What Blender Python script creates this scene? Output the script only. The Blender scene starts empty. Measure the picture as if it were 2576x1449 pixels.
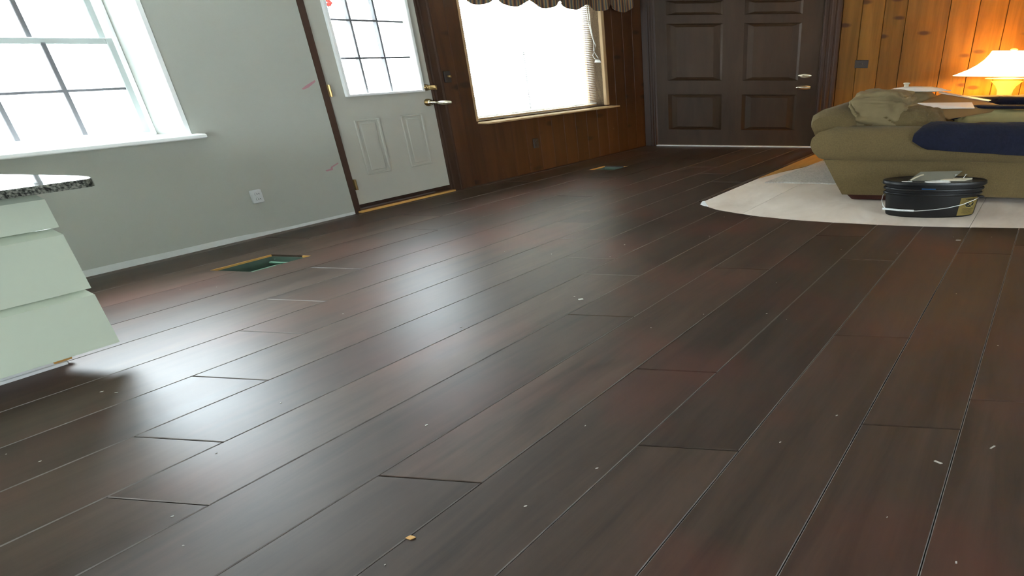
import bpy, bmesh, math, random
from mathutils import Vector, Matrix, noise
random.seed(7)
SC = bpy.context.scene
COL = SC.collection

# ------------------------------------------------------------------ camera
cam = bpy.data.cameras.new('camera')
cam.sensor_fit = 'HORIZONTAL'; cam.sensor_width = 36.0
cam.lens = 36.0 * 1324.0 / 2576.0
cam.shift_x = -0.1774
cam.clip_start = 0.05; cam.clip_end = 200
camo = bpy.data.objects.new('camera', cam); COL.objects.link(camo)
PITCH = math.radians(24.532); ROLL = math.radians(-0.2814)
Rm = Matrix.Rotation(math.pi / 2 - PITCH, 4, 'X') @ Matrix.Rotation(ROLL, 4, 'Z')
camo.matrix_world = Matrix.Translation((0, 0, 1.6)) @ Rm
SC.camera = camo

# ------------------------------------------------------------------ view, world, lights
SC.view_settings.view_transform = 'Standard'; SC.view_settings.look = 'None'
SC.view_settings.gamma = 1.0; SC.view_settings.use_curve_mapping = False
SC.view_settings.exposure = 2.75
SC.cycles.use_denoising = True
SC.cycles.max_bounces = 10; SC.cycles.diffuse_bounces = 6; SC.cycles.glossy_bounces = 5
SC.cycles.transmission_bounces = 6; SC.cycles.transparent_max_bounces = 12
SC.cycles.sample_clamp_indirect = 6.0
w = bpy.data.worlds.new('sky'); SC.world = w; w.use_nodes = True
bg = w.node_tree.nodes['Background']
bg.inputs[0].default_value = (0.86, 0.94, 1.0, 1); bg.inputs[1].default_value = 10.5     # overcast white sky
# overcast luminance: three times brighter overhead than at the horizon
_n = w.node_tree.nodes; _l = w.node_tree.links; _tc = _n.new('ShaderNodeTexCoord'); _sx = _n.new('ShaderNodeSeparateXYZ'); _l.new(_tc.outputs['Generated'], _sx.inputs[0])
_mx = _n.new('ShaderNodeMath'); _mx.operation = 'MAXIMUM'; _mx.inputs[1].default_value = 0; _l.new(_sx.outputs['Z'], _mx.inputs[0])
_ma = _n.new('ShaderNodeMath'); _ma.operation = 'MULTIPLY_ADD'; _ma.inputs[1].default_value = .67; _ma.inputs[2].default_value = .4; _l.new(_mx.outputs[0], _ma.inputs[0])
_vm = _n.new('ShaderNodeVectorMath'); _vm.operation = 'SCALE'; _vm.inputs[0].default_value = (.86, .94, 1.0); _l.new(_ma.outputs[0], _vm.inputs['Scale']); _l.new(_vm.outputs[0], bg.inputs[0])

# plan directions of the room: U runs along the planks, V along the far wall
U = Vector((0.548306, 0.836277, 0)); V = Vector((0.995653, -0.093144, 0)); Z = Vector((0, 0, 1))
def P(a, b, z=0.0): return U * a + V * b + Z * z
WB = -6.80      # side wall face
FA = 10.82      # far wall face
UANG = math.atan2(U.y, U.x); VANG = math.atan2(V.y, V.x)

def portal(name, c, e1, e2, into):
    l = bpy.data.lights.new(name, 'AREA'); l.shape = 'RECTANGLE'
    l.size = e1.length * 2; l.size_y = e2.length * 2; l.energy = 1.0; l.cycles.is_portal = True
    o = bpy.data.objects.new(name, l); COL.objects.link(o)
    zx = e1.normalized(); n = e1.cross(e2).normalized()
    if n.dot(into) < 0: zx = -zx; n = -n
    zz = -n; yy = zz.cross(zx)
    m = Matrix((zx, yy, zz)).transposed().to_4x4(); m.translation = c
    o.matrix_world = m
portal('window_portal', P(3.9, -7.19, 1.78), U * .74, Z * .82, V)
portal('window_portal', P(6.40, -6.9, 1.69), U * .42, Z * .53, V)
portal('window_portal', P(8.64, -7.2, 1.55), U * 1.2, Z * .78, V)
portal('window_portal', P(.8, 6.15, 1.55), U * 1.0, Z * .6, -V)
portal('window_portal', P(-4.15, -1.1, 1.55), V * 1.5, Z * .6, U)

# ------------------------------------------------------------------ materials
def newmat(name):
    m = bpy.data.materials.new(name); m.use_nodes = True
    nt = m.node_tree; return m, nt, nt.nodes['Principled BSDF']
def plain(name, c, rough=.5, metal=0, spec=.5, nz=0, nscale=30, bump=0, emis=None, coat=0, sheen=0):
    m, nt, b = newmat(name)
    b.inputs['Base Color'].default_value = (*c, 1); b.inputs['Roughness'].default_value = rough
    b.inputs['Metallic'].default_value = metal; b.inputs['Specular IOR Level'].default_value = spec
    b.inputs['Coat Weight'].default_value = coat; b.inputs['Sheen Weight'].default_value = sheen
    if emis: b.inputs['Emission Color'].default_value = (*emis[:3], 1); b.inputs['Emission Strength'].default_value = emis[3]
    if nz or bump:
        tc = nt.nodes.new('ShaderNodeNewGeometry'); n = nt.nodes.new('ShaderNodeTexNoise')
        n.inputs['Scale'].default_value = nscale; n.inputs['Detail'].default_value = 5
        nt.links.new(tc.outputs['Position'], n.inputs['Vector'])
        if nz:
            mr = nt.nodes.new('ShaderNodeMix'); mr.data_type = 'RGBA'
            mr.inputs['A'].default_value = (*[max(0, x * (1 - nz)) for x in c], 1)
            mr.inputs['B'].default_value = (*[min(1, x * (1 + nz)) for x in c], 1)
            nt.links.new(n.outputs['Fac'], mr.inputs['Factor']); nt.links.new(mr.outputs['Result'], b.inputs['Base Color'])
        if bump:
            bp = nt.nodes.new('ShaderNodeBump'); bp.inputs['Strength'].default_value = bump; bp.inputs['Distance'].default_value = .01
            nt.links.new(n.outputs['Fac'], bp.inputs['Height']); nt.links.new(bp.outputs['Normal'], b.inputs['Normal'])
    return m
def wood(name, c1, c2, ang, scale, rough=.4, knots=0, knotc=(.05, .02, .01), big=None, bump=.1, objvar=.25, spec=.5, vert=False, rvar=.1):
    """grain runs along local x (floor) or z (vert)"""
    m, nt, b = newmat(name); N = nt.nodes; L = nt.links
    g = N.new('ShaderNodeNewGeometry'); oi = N.new('ShaderNodeObjectInfo')
    r = N.new('ShaderNodeMapping'); r.inputs['Rotation'].default_value = (0, 0, -ang); L.new(g.outputs['Position'], r.inputs['Vector'])
    off = N.new('ShaderNodeVectorMath'); off.operation = 'SCALE'; off.inputs[0].default_value = (13.7, 7.1, 9.3); L.new(oi.outputs['Random'], off.inputs['Scale'])
    ad = N.new('ShaderNodeVectorMath'); ad.operation = 'ADD'; L.new(r.outputs[0], ad.inputs[0]); L.new(off.outputs[0], ad.inputs[1])
    s = N.new('ShaderNodeMapping'); s.inputs['Scale'].default_value = scale; L.new(ad.outputs[0], s.inputs['Vector'])
    n = N.new('ShaderNodeTexNoise'); n.inputs['Scale'].default_value = 1.0; n.inputs['Detail'].default_value = 8; n.inputs['Roughness'].default_value = .62; n.inputs['Distortion'].default_value = .5
    L.new(s.outputs[0], n.inputs['Vector'])
    cr = N.new('ShaderNodeValToRGB'); cr.color_ramp.elements[0].position = .3; cr.color_ramp.elements[1].position = .72
    cr.color_ramp.elements[0].color = (*c1, 1); cr.color_ramp.elements[1].color = (*c2, 1); L.new(n.outputs['Fac'], cr.inputs[0])
    out = cr.outputs[0]
    if big:
        n2 = N.new('ShaderNodeTexNoise'); n2.inputs['Scale'].default_value = 1.1; n2.inputs['Detail'].default_value = 3
        L.new(r.outputs[0], n2.inputs['Vector'])
        rm = N.new('ShaderNodeMapRange'); rm.inputs[1].default_value = .48; rm.inputs[2].default_value = .68; L.new(n2.outputs['Fac'], rm.inputs[0])
        mx = N.new('ShaderNodeMix'); mx.data_type = 'RGBA'; mx.inputs['B'].default_value = (*big, 1)
        mm = N.new('ShaderNodeMath'); mm.operation = 'MULTIPLY'; mm.inputs[1].default_value = .45; L.new(rm.outputs[0], mm.inputs[0])
        L.new(mm.outputs[0], mx.inputs['Factor']); L.new(out, mx.inputs['A']); out = mx.outputs['Result']
    if knots:
        ks = N.new('ShaderNodeMapping'); ks.inputs['Scale'].default_value = (1.0, 1.0, 3.0) if vert else (1, 3, 1); L.new(ad.outputs[0], ks.inputs['Vector'])
        vo = N.new('ShaderNodeTexVoronoi'); vo.inputs['Scale'].default_value = knots; L.new(ks.outputs[0], vo.inputs['Vector'])
        kr = N.new('ShaderNodeMapRange'); kr.inputs[1].default_value = .10; kr.inputs[2].default_value = .2; kr.inputs[3].default_value = .85; kr.inputs[4].default_value = 0
        L.new(vo.outputs['Distance'], kr.inputs[0])
        mx = N.new('ShaderNodeMix'); mx.data_type = 'RGBA'; mx.inputs['B'].default_value = (*knotc, 1)
        L.new(kr.outputs[0], mx.inputs['Factor']); L.new(out, mx.inputs['A']); out = mx.outputs['Result']
    hs = N.new('ShaderNodeHueSaturation'); vr = N.new('ShaderNodeMapRange'); vr.inputs[3].default_value = 1 - objvar; vr.inputs[4].default_value = 1 + objvar
    L.new(oi.outputs['Random'], vr.inputs[0]); L.new(vr.outputs[0], hs.inputs['Value']); L.new(out, hs.inputs['Color']); L.new(hs.outputs[0], b.inputs['Base Color'])
    rr = N.new('ShaderNodeMapRange'); rr.inputs[3].default_value = rough - rvar; rr.inputs[4].default_value = rough + rvar; L.new(n.outputs['Fac'], rr.inputs[0]); L.new(rr.outputs[0], b.inputs['Roughness'])
    b.inputs['Specular IOR Level'].default_value = spec
    bp = N.new('ShaderNodeBump'); bp.inputs['Strength'].default_value = bump; bp.inputs['Distance'].default_value = .004
    L.new(n.outputs['Fac'], bp.inputs['Height']); L.new(bp.outputs['Normal'], b.inputs['Normal'])
    return m
def glassmat():
    m = bpy.data.materials.new('window_glass'); m.use_nodes = True; nt = m.node_tree; nt.nodes.clear()
    o = nt.nodes.new('ShaderNodeOutputMaterial'); mx = nt.nodes.new('ShaderNodeMixShader'); t = nt.nodes.new('ShaderNodeBsdfTransparent'); g = nt.nodes.new('ShaderNodeBsdfGlossy')
    g.inputs['Roughness'].default_value = .02; t.inputs[0].default_value = (.95, .97, .97, 1)
    lw = nt.nodes.new('ShaderNodeLayerWeight'); lw.inputs[0].default_value = .5
    pw = nt.nodes.new('ShaderNodeMath'); pw.operation = 'POWER'; pw.inputs[1].default_value = 5.0; nt.links.new(lw.outputs['Facing'], pw.inputs[0])
    f = nt.nodes.new('ShaderNodeMath'); f.operation = 'MULTIPLY_ADD'; f.inputs[1].default_value = .9; f.inputs[2].default_value = .04; nt.links.new(pw.outputs[0], f.inputs[0])
    nt.links.new(f.outputs[0], mx.inputs[0]); nt.links.new(t.outputs[0], mx.inputs[1]); nt.links.new(g.outputs[0], mx.inputs[2]); nt.links.new(mx.outputs[0], o.inputs[0])
    return m
def translucent(name, c, fac=.5, rough=.8):
    m, nt, b = newmat(name); b.inputs['Base Color'].default_value = (*c, 1); b.inputs['Roughness'].default_value = rough
    t = nt.nodes.new('ShaderNodeBsdfTranslucent'); t.inputs[0].default_value = (*c, 1); mx = nt.nodes.new('ShaderNodeMixShader'); mx.inputs[0].default_value = fac
    o = nt.nodes['Material Output']; nt.links.new(b.outputs[0], mx.inputs[1]); nt.links.new(t.outputs[0], mx.inputs[2]); nt.links.new(mx.outputs[0], o.inputs[0])
    return m
MT = {}
MT['plank'] = wood('dark_floor_plank', (.030, .018, .0115), (.078, .048, .032), UANG, (.8, 7, 7), rough=.44, big=(.115, .034, .021), bump=.05, objvar=.25, spec=.36, rvar=.04)
MT['edge'] = plain('worn_glint_bevel', (.17, .145, .13), .45)  # worn bevel tone, with window glints along the seams put into the colour
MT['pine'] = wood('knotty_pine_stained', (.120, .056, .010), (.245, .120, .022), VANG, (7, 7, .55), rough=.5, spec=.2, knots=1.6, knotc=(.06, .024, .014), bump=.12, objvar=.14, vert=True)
MT['pine_dark'] = wood('shaded_pine_panelling', (.042, .015, .0055), (.09, .034, .012), UANG, (7, 7, .55), rough=.40, knots=1.5, knotc=(.016, .007, .004), bump=.12, objvar=.2, vert=True)  # same pine as the far wall, backlit shade painted into the colour
MT['trimwood'] = wood('dark_trim_wood', (.036, .016, .009), (.068, .032, .017), UANG, (8, 8, .5), rough=.45, spec=.3, bump=.05, objvar=.05, vert=True)
MT['tanwood'] = wood('tan_jamb_wood', (.42, .27, .13), (.62, .45, .26), UANG, (6, 6, .7), rough=.5, bump=.05, objvar=.1, vert=True)
MT['doordark'] = wood('dark_brown_door_paint', (.044, .023, .011), (.066, .036, .018), VANG, (4, 4, .8), rough=.5, spec=.28, bump=.05, objvar=0, vert=True, rvar=.05)
MT['orangewood'] = wood('honey_coloured_strip', (.50, .26, .06), (.70, .40, .12), UANG, (1, 9, 9), rough=.5, bump=.05, objvar=.1)
MT['ply'] = wood('bare_plywood', (.62, .52, .43), (.84, .75, .66), UANG, (1.2, 2.2, 2), rough=.75, big=(.74, .62, .50), bump=.1, objvar=.05)
MT['wall'] = plain('grey_green_wall_paint', (.435, .448, .398), .75, nz=.03, nscale=200, bump=.05)
MT['rawwall'] = plain('bare_drywall_strip', (.66, .68, .66), .8, nz=.1, nscale=20)
MT['ceil'] = plain('ceiling_white', (.75, .75, .72), .9)
MT['neutral'] = plain('room_wall_cream', (.55, .53, .48), .85)
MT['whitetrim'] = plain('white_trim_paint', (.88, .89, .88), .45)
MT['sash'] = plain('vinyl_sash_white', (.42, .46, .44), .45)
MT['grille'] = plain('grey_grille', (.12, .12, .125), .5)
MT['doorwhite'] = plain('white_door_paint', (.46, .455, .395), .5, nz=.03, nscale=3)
MT['cabinet'] = plain('pale_cabinet_paint', (.52, .575, .46), .5, nz=.02, nscale=3)
MT['granite'] = None
MT['glass'] = glassmat()
MT['brass'] = plain('antique_brass', (.30, .20, .085), .3, metal=1)
MT['nickel'] = plain('pale_brass_nickel', (.82, .76, .60), .22, metal=1)
MT['bronze'] = plain('brown_switch_plate', (.045, .035, .03), .35)
MT['plate'] = plain('white_plastic_plate', (.62, .64, .64), .35)
MT['chalk'] = plain('pink_chalk_smear', (.47, .25, .27), .9)
MT['alu'] = plain('aluminium_threshold', (.8, .82, .86), .3, metal=0, spec=.8)
MT['blind'] = translucent('blind_slat_vinyl', (.85, .85, .82), .4)
MT['cord'] = plain('white_cord', (.8, .8, .78), .6)
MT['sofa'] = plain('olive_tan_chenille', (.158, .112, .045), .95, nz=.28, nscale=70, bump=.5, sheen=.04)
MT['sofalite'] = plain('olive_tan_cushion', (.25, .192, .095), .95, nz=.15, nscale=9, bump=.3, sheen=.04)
MT['pillow'] = plain('pale_yellow_pillow', (.42, .36, .16), .9, nz=.12, nscale=6, bump=.3)
MT['navy'] = plain('navy_fleece', (.0055, .0075, .024), .95, nz=.5, nscale=26, bump=.6, sheen=.02)
MT['foot'] = plain('mahogany_foot', (.055, .012, .008), .35)
MT['bucket'] = plain('black_bucket_plastic', (.006, .006, .0065), .38)
MT['gold'] = plain('gold_label_print', (.23, .165, .035), .5, nz=.2, nscale=15)
MT['blackink'] = plain('black_ink', (.012, .011, .008), .5)
MT['wire'] = plain('galvanised_wire', (.75, .75, .75), .3, metal=.7)
MT['whiteplastic'] = plain('white_plastic', (.8, .82, .82), .35)
MT['blue'] = plain('blue_tape', (.02, .10, .28), .5)
MT['cardgrey'] = plain('grey_putty_card', (.20, .195, .15), .6, nz=.15, nscale=10)
MT['block'] = plain('cream_offcut', (.62, .56, .42), .6)
MT['card'] = plain('tan_board', (.28, .165, .06), .7, nz=.12, nscale=4)
MT['duct'] = plain('green_grey_duct', (.085, .125, .10), .45, nz=.5, nscale=8)
MT['ducttape'] = plain('green_tape', (.13, .28, .19), .5)
MT['pad'] = plain('speckled_carpet_pad', (.56, .53, .48), .95, nz=.45, nscale=45, bump=.6)
MT['chip'] = plain('tan_wood_chip', (.55, .30, .09), .6)
MT['speck'] = plain('pale_sawdust', (.52, .49, .44), .7)
MT['ceramic'] = translucent('cream_lamp_glass', (.95, .80, .45), .45, .2)
MT['shade'] = translucent('white_lamp_shade', (.95, .90, .78), .6)
_b = MT['shade'].node_tree.nodes['Principled BSDF']; _b.inputs['Emission Color'].default_value = (1, .84, .55, 1); _b.inputs['Emission Strength'].default_value = .45
MT['tablewood'] = plain('dark_side_table', (.06, .025, .012), .3)
MT['ground'] = plain('pale_driveway', (.62, .62, .60), .9)
MT['red'] = translucent('red_ornament', (.65, .12, .10), .3)
def granite():
    m, nt, b = newmat('speckled_granite'); N = nt.nodes; L = nt.links
    g = N.new('ShaderNodeNewGeometry'); v = N.new('ShaderNodeTexNoise'); v.inputs['Scale'].default_value = 95; v.inputs['Detail'].default_value = 3; L.new(g.outputs['Position'], v.inputs['Vector'])
    cr = N.new('ShaderNodeValToRGB'); e = cr.color_ramp.elements; e[0].position = .38; e[0].color = (.03, .034, .03, 1); e[1].position = .52; e[1].color = (.13, .14, .115, 1)
    q = cr.color_ramp.elements.new(.66); q.color = (.26, .255, .22, 1)
    L.new(v.outputs['Fac'], cr.inputs[0]); L.new(cr.outputs[0], b.inputs['Base Color']); b.inputs['Roughness'].default_value = .05; b.inputs['Specular IOR Level'].default_value = .9; b.inputs['Coat Weight'].default_value = 1.0; b.inputs['Coat Roughness'].default_value = .02
    return m
MT['granite'] = granite()
def plaid():
    m, nt, b = newmat('striped_valance_cloth'); N = nt.nodes; L = nt.links
    g = N.new('ShaderNodeNewGeometry'); r = N.new('ShaderNodeMapping'); r.inputs['Rotation'].default_value = (0, 0, -UANG); L.new(g.outputs['Position'], r.inputs['Vector'])
    wv = N.new('ShaderNodeTexWave'); wv.inputs['Scale'].default_value = 3.4; wv.inputs['Distortion'].default_value = 1.5; L.new(r.outputs[0], wv.inputs['Vector'])
    cr = N.new('ShaderNodeValToRGB'); e = cr.color_ramp.elements; e[0].position = 0; e[0].color = (.05, .045, .05, 1); e[1].position = .45; e[1].color = (.30, .13, .05, 1)
    q = e.new(.75); q.color = (.28, .24, .11, 1); q = e.new(1); q.color = (.07, .08, .10, 1)
    L.new(wv.outputs['Fac'], cr.inputs[0]); L.new(cr.outputs[0], b.inputs['Base Color']); b.inputs['Roughness'].default_value = .9
    return m
MT['plaid'] = plaid()

# ------------------------------------------------------------------ helpers
class MB:
    def __init__(s): s.bm = bmesh.new()
    def verts(s, pts): return [s.bm.verts.new(p) for p in pts]
    def face(s, vs):
        try: return s.bm.faces.new(vs)
        except ValueError: return None
    def box(s, a0, a1, b0, b1, z0, z1, bev=0, seg=1):
        tmp = bmesh.new()
        vs = [tmp.verts.new(P(a, b, z)) for z in (z0, z1) for (a, b) in ((a0, b0), (a1, b0), (a1, b1), (a0, b1))]
        for f in ((3, 2, 1, 0), (4, 5, 6, 7), (0, 1, 5, 4), (1, 2, 6, 5), (2, 3, 7, 6), (3, 0, 4, 7)): tmp.faces.new([vs[i] for i in f])
        if bev: bmesh.ops.bevel(tmp, geom=tmp.edges[:], offset=bev, segments=seg, affect='EDGES', profile=.5)
        s.merge(tmp); return s
    def merge(s, tmp):
        me = bpy.data.meshes.new('tmp'); tmp.to_mesh(me); tmp.free(); s.bm.from_mesh(me); bpy.data.meshes.remove(me)
    def hexa(s, pts, bev=0):
        """8 points: bottom ring of 4, top ring of 4"""
        tmp = bmesh.new(); vs = [tmp.verts.new(p) for p in pts]
        for f in ((3, 2, 1, 0), (4, 5, 6, 7), (0, 1, 5, 4), (1, 2, 6, 5), (2, 3, 7, 6), (3, 0, 4, 7)): tmp.faces.new([vs[i] for i in f])
        if bev: bmesh.ops.bevel(tmp, geom=tmp.edges[:], offset=bev, segments=1, affect='EDGES')
        s.merge(tmp); return s
    def prism(s, poly, z0, z1, bev=0):
        tmp = bmesh.new(); lo = [tmp.verts.new(P(a, b, z0)) for a, b in poly]; hi = [tmp.verts.new(P(a, b, z1)) for a, b in poly]
        tmp.faces.new(lo[::-1]); tmp.faces.new(hi); n = len(poly)
        for i in range(n): tmp.faces.new([lo[i], lo[(i + 1) % n], hi[(i + 1) % n], hi[i]])
        bmesh.ops.recalc_face_normals(tmp, faces=tmp.faces[:])
        if bev:
            es = [e for e in tmp.edges if e.verts[0] in hi and e.verts[1] in hi]
            bmesh.ops.bevel(tmp, geom=es, offset=bev, segments=1, affect='EDGES')
        s.merge(tmp); return s
    def lathe(s, c, ax, e1, e2, prof, n=32, cap0=True, cap1=True, a0=0, a1=2 * math.pi):
        full = abs(a1 - a0 - 2 * math.pi) < 1e-6; m = n if full else n + 1
        rings = []
        for r, d in prof:
            rings.append([s.bm.verts.new(c + ax * d + (e1 * math.cos(a0 + (a1 - a0) * i / n) + e2 * math.sin(a0 + (a1 - a0) * i / n)) * max(r, 1e-4)) for i in range(m)])
        for j in range(len(rings) - 1):
            for i in range(n if full else n):
                k = (i + 1) % m; s.face([rings[j][i], rings[j][k], rings[j + 1][k], rings[j + 1][i]])
        if full and cap0: s.face(rings[0][::-1])
        if full and cap1: s.face(rings[-1])
        return s
    def tube(s, pts, r, n=8, e=None):
        """pts world vectors; r radius; optional anisotropic stretch e (Vector xyz)"""
        rings = []
        for i, p in enumerate(pts):
            t = (pts[min(i + 1, len(pts) - 1)] - pts[max(i - 1, 0)]).normalized()
            up = Z if abs(t.z) < .9 else Vector((1, 0, 0)); s1 = t.cross(up).normalized(); s2 = s1.cross(t)
            ring = []
            for k in range(n):
                d = (s1 * math.cos(2 * math.pi * k / n) + s2 * math.sin(2 * math.pi * k / n)) * r
                if e: d = Vector((d.x * e.x, d.y * e.y, d.z * e.z))
                ring.append(s.bm.verts.new(p + d))
            rings.append(ring)
        for j in range(len(rings) - 1):
            for k in range(n): s.face([rings[j][k], rings[j][(k + 1) % n], rings[j + 1][(k + 1) % n], rings[j + 1][k]])
        s.face(rings[0][::-1]); s.face(rings[-1]); return s
    def loft(s, rings, closed=True, cap=True):
        R = [[s.bm.verts.new(p) for p in r] for r in rings]; n = len(R[0])
        for j in range(len(R) - 1):
            for k in range(n if closed else n - 1): s.face([R[j][k], R[j][(k + 1) % n], R[j + 1][(k + 1) % n], R[j + 1][k]])
        if cap and closed: s.face(R[0][::-1]); s.face(R[-1])
        return s
    def blob(s, ca, cb, cz, ha, hb, hz, e=.45, tilt_b=0, tilt_a=0, wr=.0, wf=6, n=36, m=22, seed=0, pinch=.0, folds=0, ff=60):
        """soft cushion: superellipsoid in (a,b,z); tilt_b leans z by b; wrinkles wr"""
        def sp(x, p): return math.copysign(abs(x) ** p, x)
        rings = []
        for i in range(m + 1):
            ph = -math.pi / 2 + math.pi * i / m; ring = []
            for k in range(n):
                th = 2 * math.pi * k / n
                cx = sp(math.cos(ph), e)
                x, y, z = cx * sp(math.cos(th), e), cx * sp(math.sin(th), e), sp(math.sin(ph), .75)
                q = Vector((x * ha * 3, y * hb * 1.5, z * hz * 4))
                d = noise.noise(q * wf / 4 + Vector((seed, 0, 0))) * wr + noise.noise(q * wf / 1.5 + Vector((0, seed, 0))) * wr * .5
                if folds:
                    w_ = math.sin(z * hz * ff + 3.5 * noise.noise(Vector((x * 1.2 + seed, y * 1.4, z * .7))) * 2 + seed); d -= folds * (1 - abs(w_)) ** 3 * (1 if abs(z) < .93 else .3)
                f = 1 + d / max(.1, min(ha, hb, hz) * 2)
                ring.append(P(ca + x * ha * f + tilt_a * z * hz, cb + y * hb * f + tilt_b * z * hz, cz + z * hz * f - pinch * (x * x * y * y)))
            rings.append(ring)
        return s.loft(rings)
    def out(s, name, mat, parent=None, base=None, smooth=False, label=None, cat=None, group=None, kind=None, auto=None, edge=None, ends=False):
        bmesh.ops.recalc_face_normals(s.bm, faces=s.bm.faces[:])
        me = bpy.data.meshes.new(name)
        if base is None: base = parent_base(parent) if parent else Vector((0, 0, 0))
        bmesh.ops.translate(s.bm, verts=s.bm.verts[:], vec=-base)
        if smooth:
            for f in s.bm.faces: f.smooth = True
            if auto:
                for e in s.bm.edges:
                    if len(e.link_faces) == 2 and e.calc_face_angle(0) > math.radians(auto): e.smooth = False
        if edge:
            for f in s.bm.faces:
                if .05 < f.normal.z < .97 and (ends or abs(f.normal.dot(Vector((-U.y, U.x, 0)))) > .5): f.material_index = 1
        s.bm.to_mesh(me); s.bm.free()
        if mat: me.materials.append(MT[mat])
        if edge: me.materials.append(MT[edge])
        o = bpy.data.objects.new(name, me); COL.objects.link(o)
        if parent: o.parent = parent; BASE[o.name] = parent_base(parent)
        else: o.location = base; BASE[o.name] = base.copy()
        tag(o, label, cat, group, kind)
        return o
BASE = {}
def parent_base(p): return BASE[p.name]
def tag(o, label=None, cat=None, group=None, kind=None):
    if label: o['label'] = label
    if cat: o['category'] = cat
    if group: o['group'] = group
    if kind: o['kind'] = kind
def thing(name, base, label=None, cat=None, group=None, kind=None):
    o = bpy.data.objects.new(name, None); COL.objects.link(o); o.location = base; o.empty_display_size = .1
    BASE[o.name] = base.copy(); tag(o, label, cat, group, kind); return o
def interp(tab, x):
    if x <= tab[0][0]: return tab[0][1]
    for (x0, y0), (x1, y1) in zip(tab, tab[1:]):
        if x <= x1: return y0 + (y1 - y0) * (x - x0) / (x1 - x0)
    return tab[-1][1]

A0, A1, B0, B1 = -4.0, FA, WB, 6.0      # room extents
CEIL = 2.9

# ================================================================== STRUCTURE
# ------------------------------------------------------------------ floor with individual planks
fl = thing('floor', P(0, 0, 0), kind='structure')
holes = [(3.975, 4.40, -6.075, -5.70), (8.46, 8.79, -6.175, -5.81)]
g = MB()
def rect_minus(r, hs):
    out = [r]
    for h in hs:
        nxt = []
        for (a0, a1, b0, b1) in out:
            ha0, ha1, hb0, hb1 = h
            if ha1 <= a0 or ha0 >= a1 or hb1 <= b0 or hb0 >= b1: nxt.append((a0, a1, b0, b1)); continue
            if a0 < ha0: nxt.append((a0, ha0, b0, b1))
            if ha1 < a1: nxt.append((ha1, a1, b0, b1))
            x0, x1 = max(a0, ha0), min(a1, ha1)
            if b0 < hb0: nxt.append((x0, x1, b0, hb0))
            if hb1 < b1: nxt.append((x0, x1, hb1, b1))
        out = nxt
    return out
for (a0, a1, b0, b1) in rect_minus((A0 - .2, A1 + .3, B0 - .4, B1 + .4), holes): g.box(a0, a1, b0, b1, -.10, -.022)
g.out('underlay', 'blackink', fl)
PW = .4457; PL = 2.67; BT = -3.56
curve = [(-3.62, 6.68), (-3.56, 6.61), (-3.47, 6.505), (-3.37, 6.405), (-3.2, 6.28), (-2.94, 6.16), (-2.68, 6.05), (-2.22, 5.925), (-1.8, 5.86), (-1.2, 5.80), (-.64, 5.79), (0, 5.82), (1, 5.92), (3, 6.2), (6.2, 6.7)]
joints = {-1: 2.57, 0: 2.30, 1: 3.25, 2: 2.04, 3: 2.72, 4: 4.4, 5: 3.4, 6: 1.50, 7: 1.88, 8: 2.41, 9: 2.96, 10: 3.46, 11: 4.12, 12: 5.25, 13: 3.1, 14: 2.2}
k = 14
rows = list(range(-14, 16))
for k in rows:
    bh = -.037 - PW * k; bl = bh - PW
    bl = max(bl, B0 - .015); bh = min(bh, B1)
    if bh - bl < .02: continue
    j0 = joints.get(k, 1.2 + (k * 1.37) % PL)
    js = [A0]; a = j0 - PL * math.ceil((j0 - A0) / PL)
    while a < A1:
        if a > A0 + .05: js.append(a)
        a += PL
    js.append(A1 + .02)
    for a0, a1 in zip(js, js[1:]):
        gap = .0016
        m = MB(); did = False
        if bl < -3.61:
            top = bh
            parts_ = rect_minus((a0 + gap, a1 - gap, bl + gap, top - gap), holes)
            for (x0, x1, y0, y1) in parts_:
                m.prism([(x0, y0), (x1, y0), (x1, y1), (x0, y1)], -.02, 0, .0035 if len(parts_) == 1 else 0); did = True
        else:
            n = 8; bs = [bl + gap + (bh - bl - 2 * gap) * i / n for i in range(n + 1)]
            e = [min(a1 - gap, interp(curve, q)) for q in bs]
            if min(e) > a0 + .05:
                poly = [(a0 + gap, bs[0])] + [(e[i], bs[i]) for i in range(n + 1)] + [(a0 + gap, bs[-1])]
                if all(abs(x - e[0]) < 1e-6 for x in e): poly = [(a0 + gap, bs[0]), (e[0], bs[0]), (e[0], bs[-1]), (a0 + gap, bs[-1])]
                m.prism(poly, -.02, 0, .0035); did = True
        if did: m.out('plank', 'plank', fl, edge='edge', ends=(6 <= k <= 10))  # end bevels of the left rows carry the painted window glint too
        else: m.bm.free()
m = MB(); m.prism([(6.70, -3.6025), (A1, -3.6025), (A1, BT), (6.62, BT)], -.02, 0, .003); m.out('plank_rip', 'plank', fl)
# bare plywood of the unfinished area, one sheet beside another
def ca(b): return interp(curve, b) + .004
sheets = [(-3.555, -2.872), (-2.868, -.50), (-.496, 3.2), (3.204, 6.0)]
for s0, s1 in sheets:
    n = 10; bs = [s0 + (s1 - s0) * i / n for i in range(n + 1)]
    for (x0, x1) in ((None, 9.05), (9.056, A1)):
        m = MB()
        if x0 is None: poly = [(ca(b), b) for b in bs] + [(x1, s1), (x1, s0)]
        else: poly = [(x0, s0), (x0, s1), (x1, s1), (x1, s0)]
        m.prism(poly, -.021, -.006, .0015); m.out('plywood_sheet', 'ply', fl)

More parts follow.
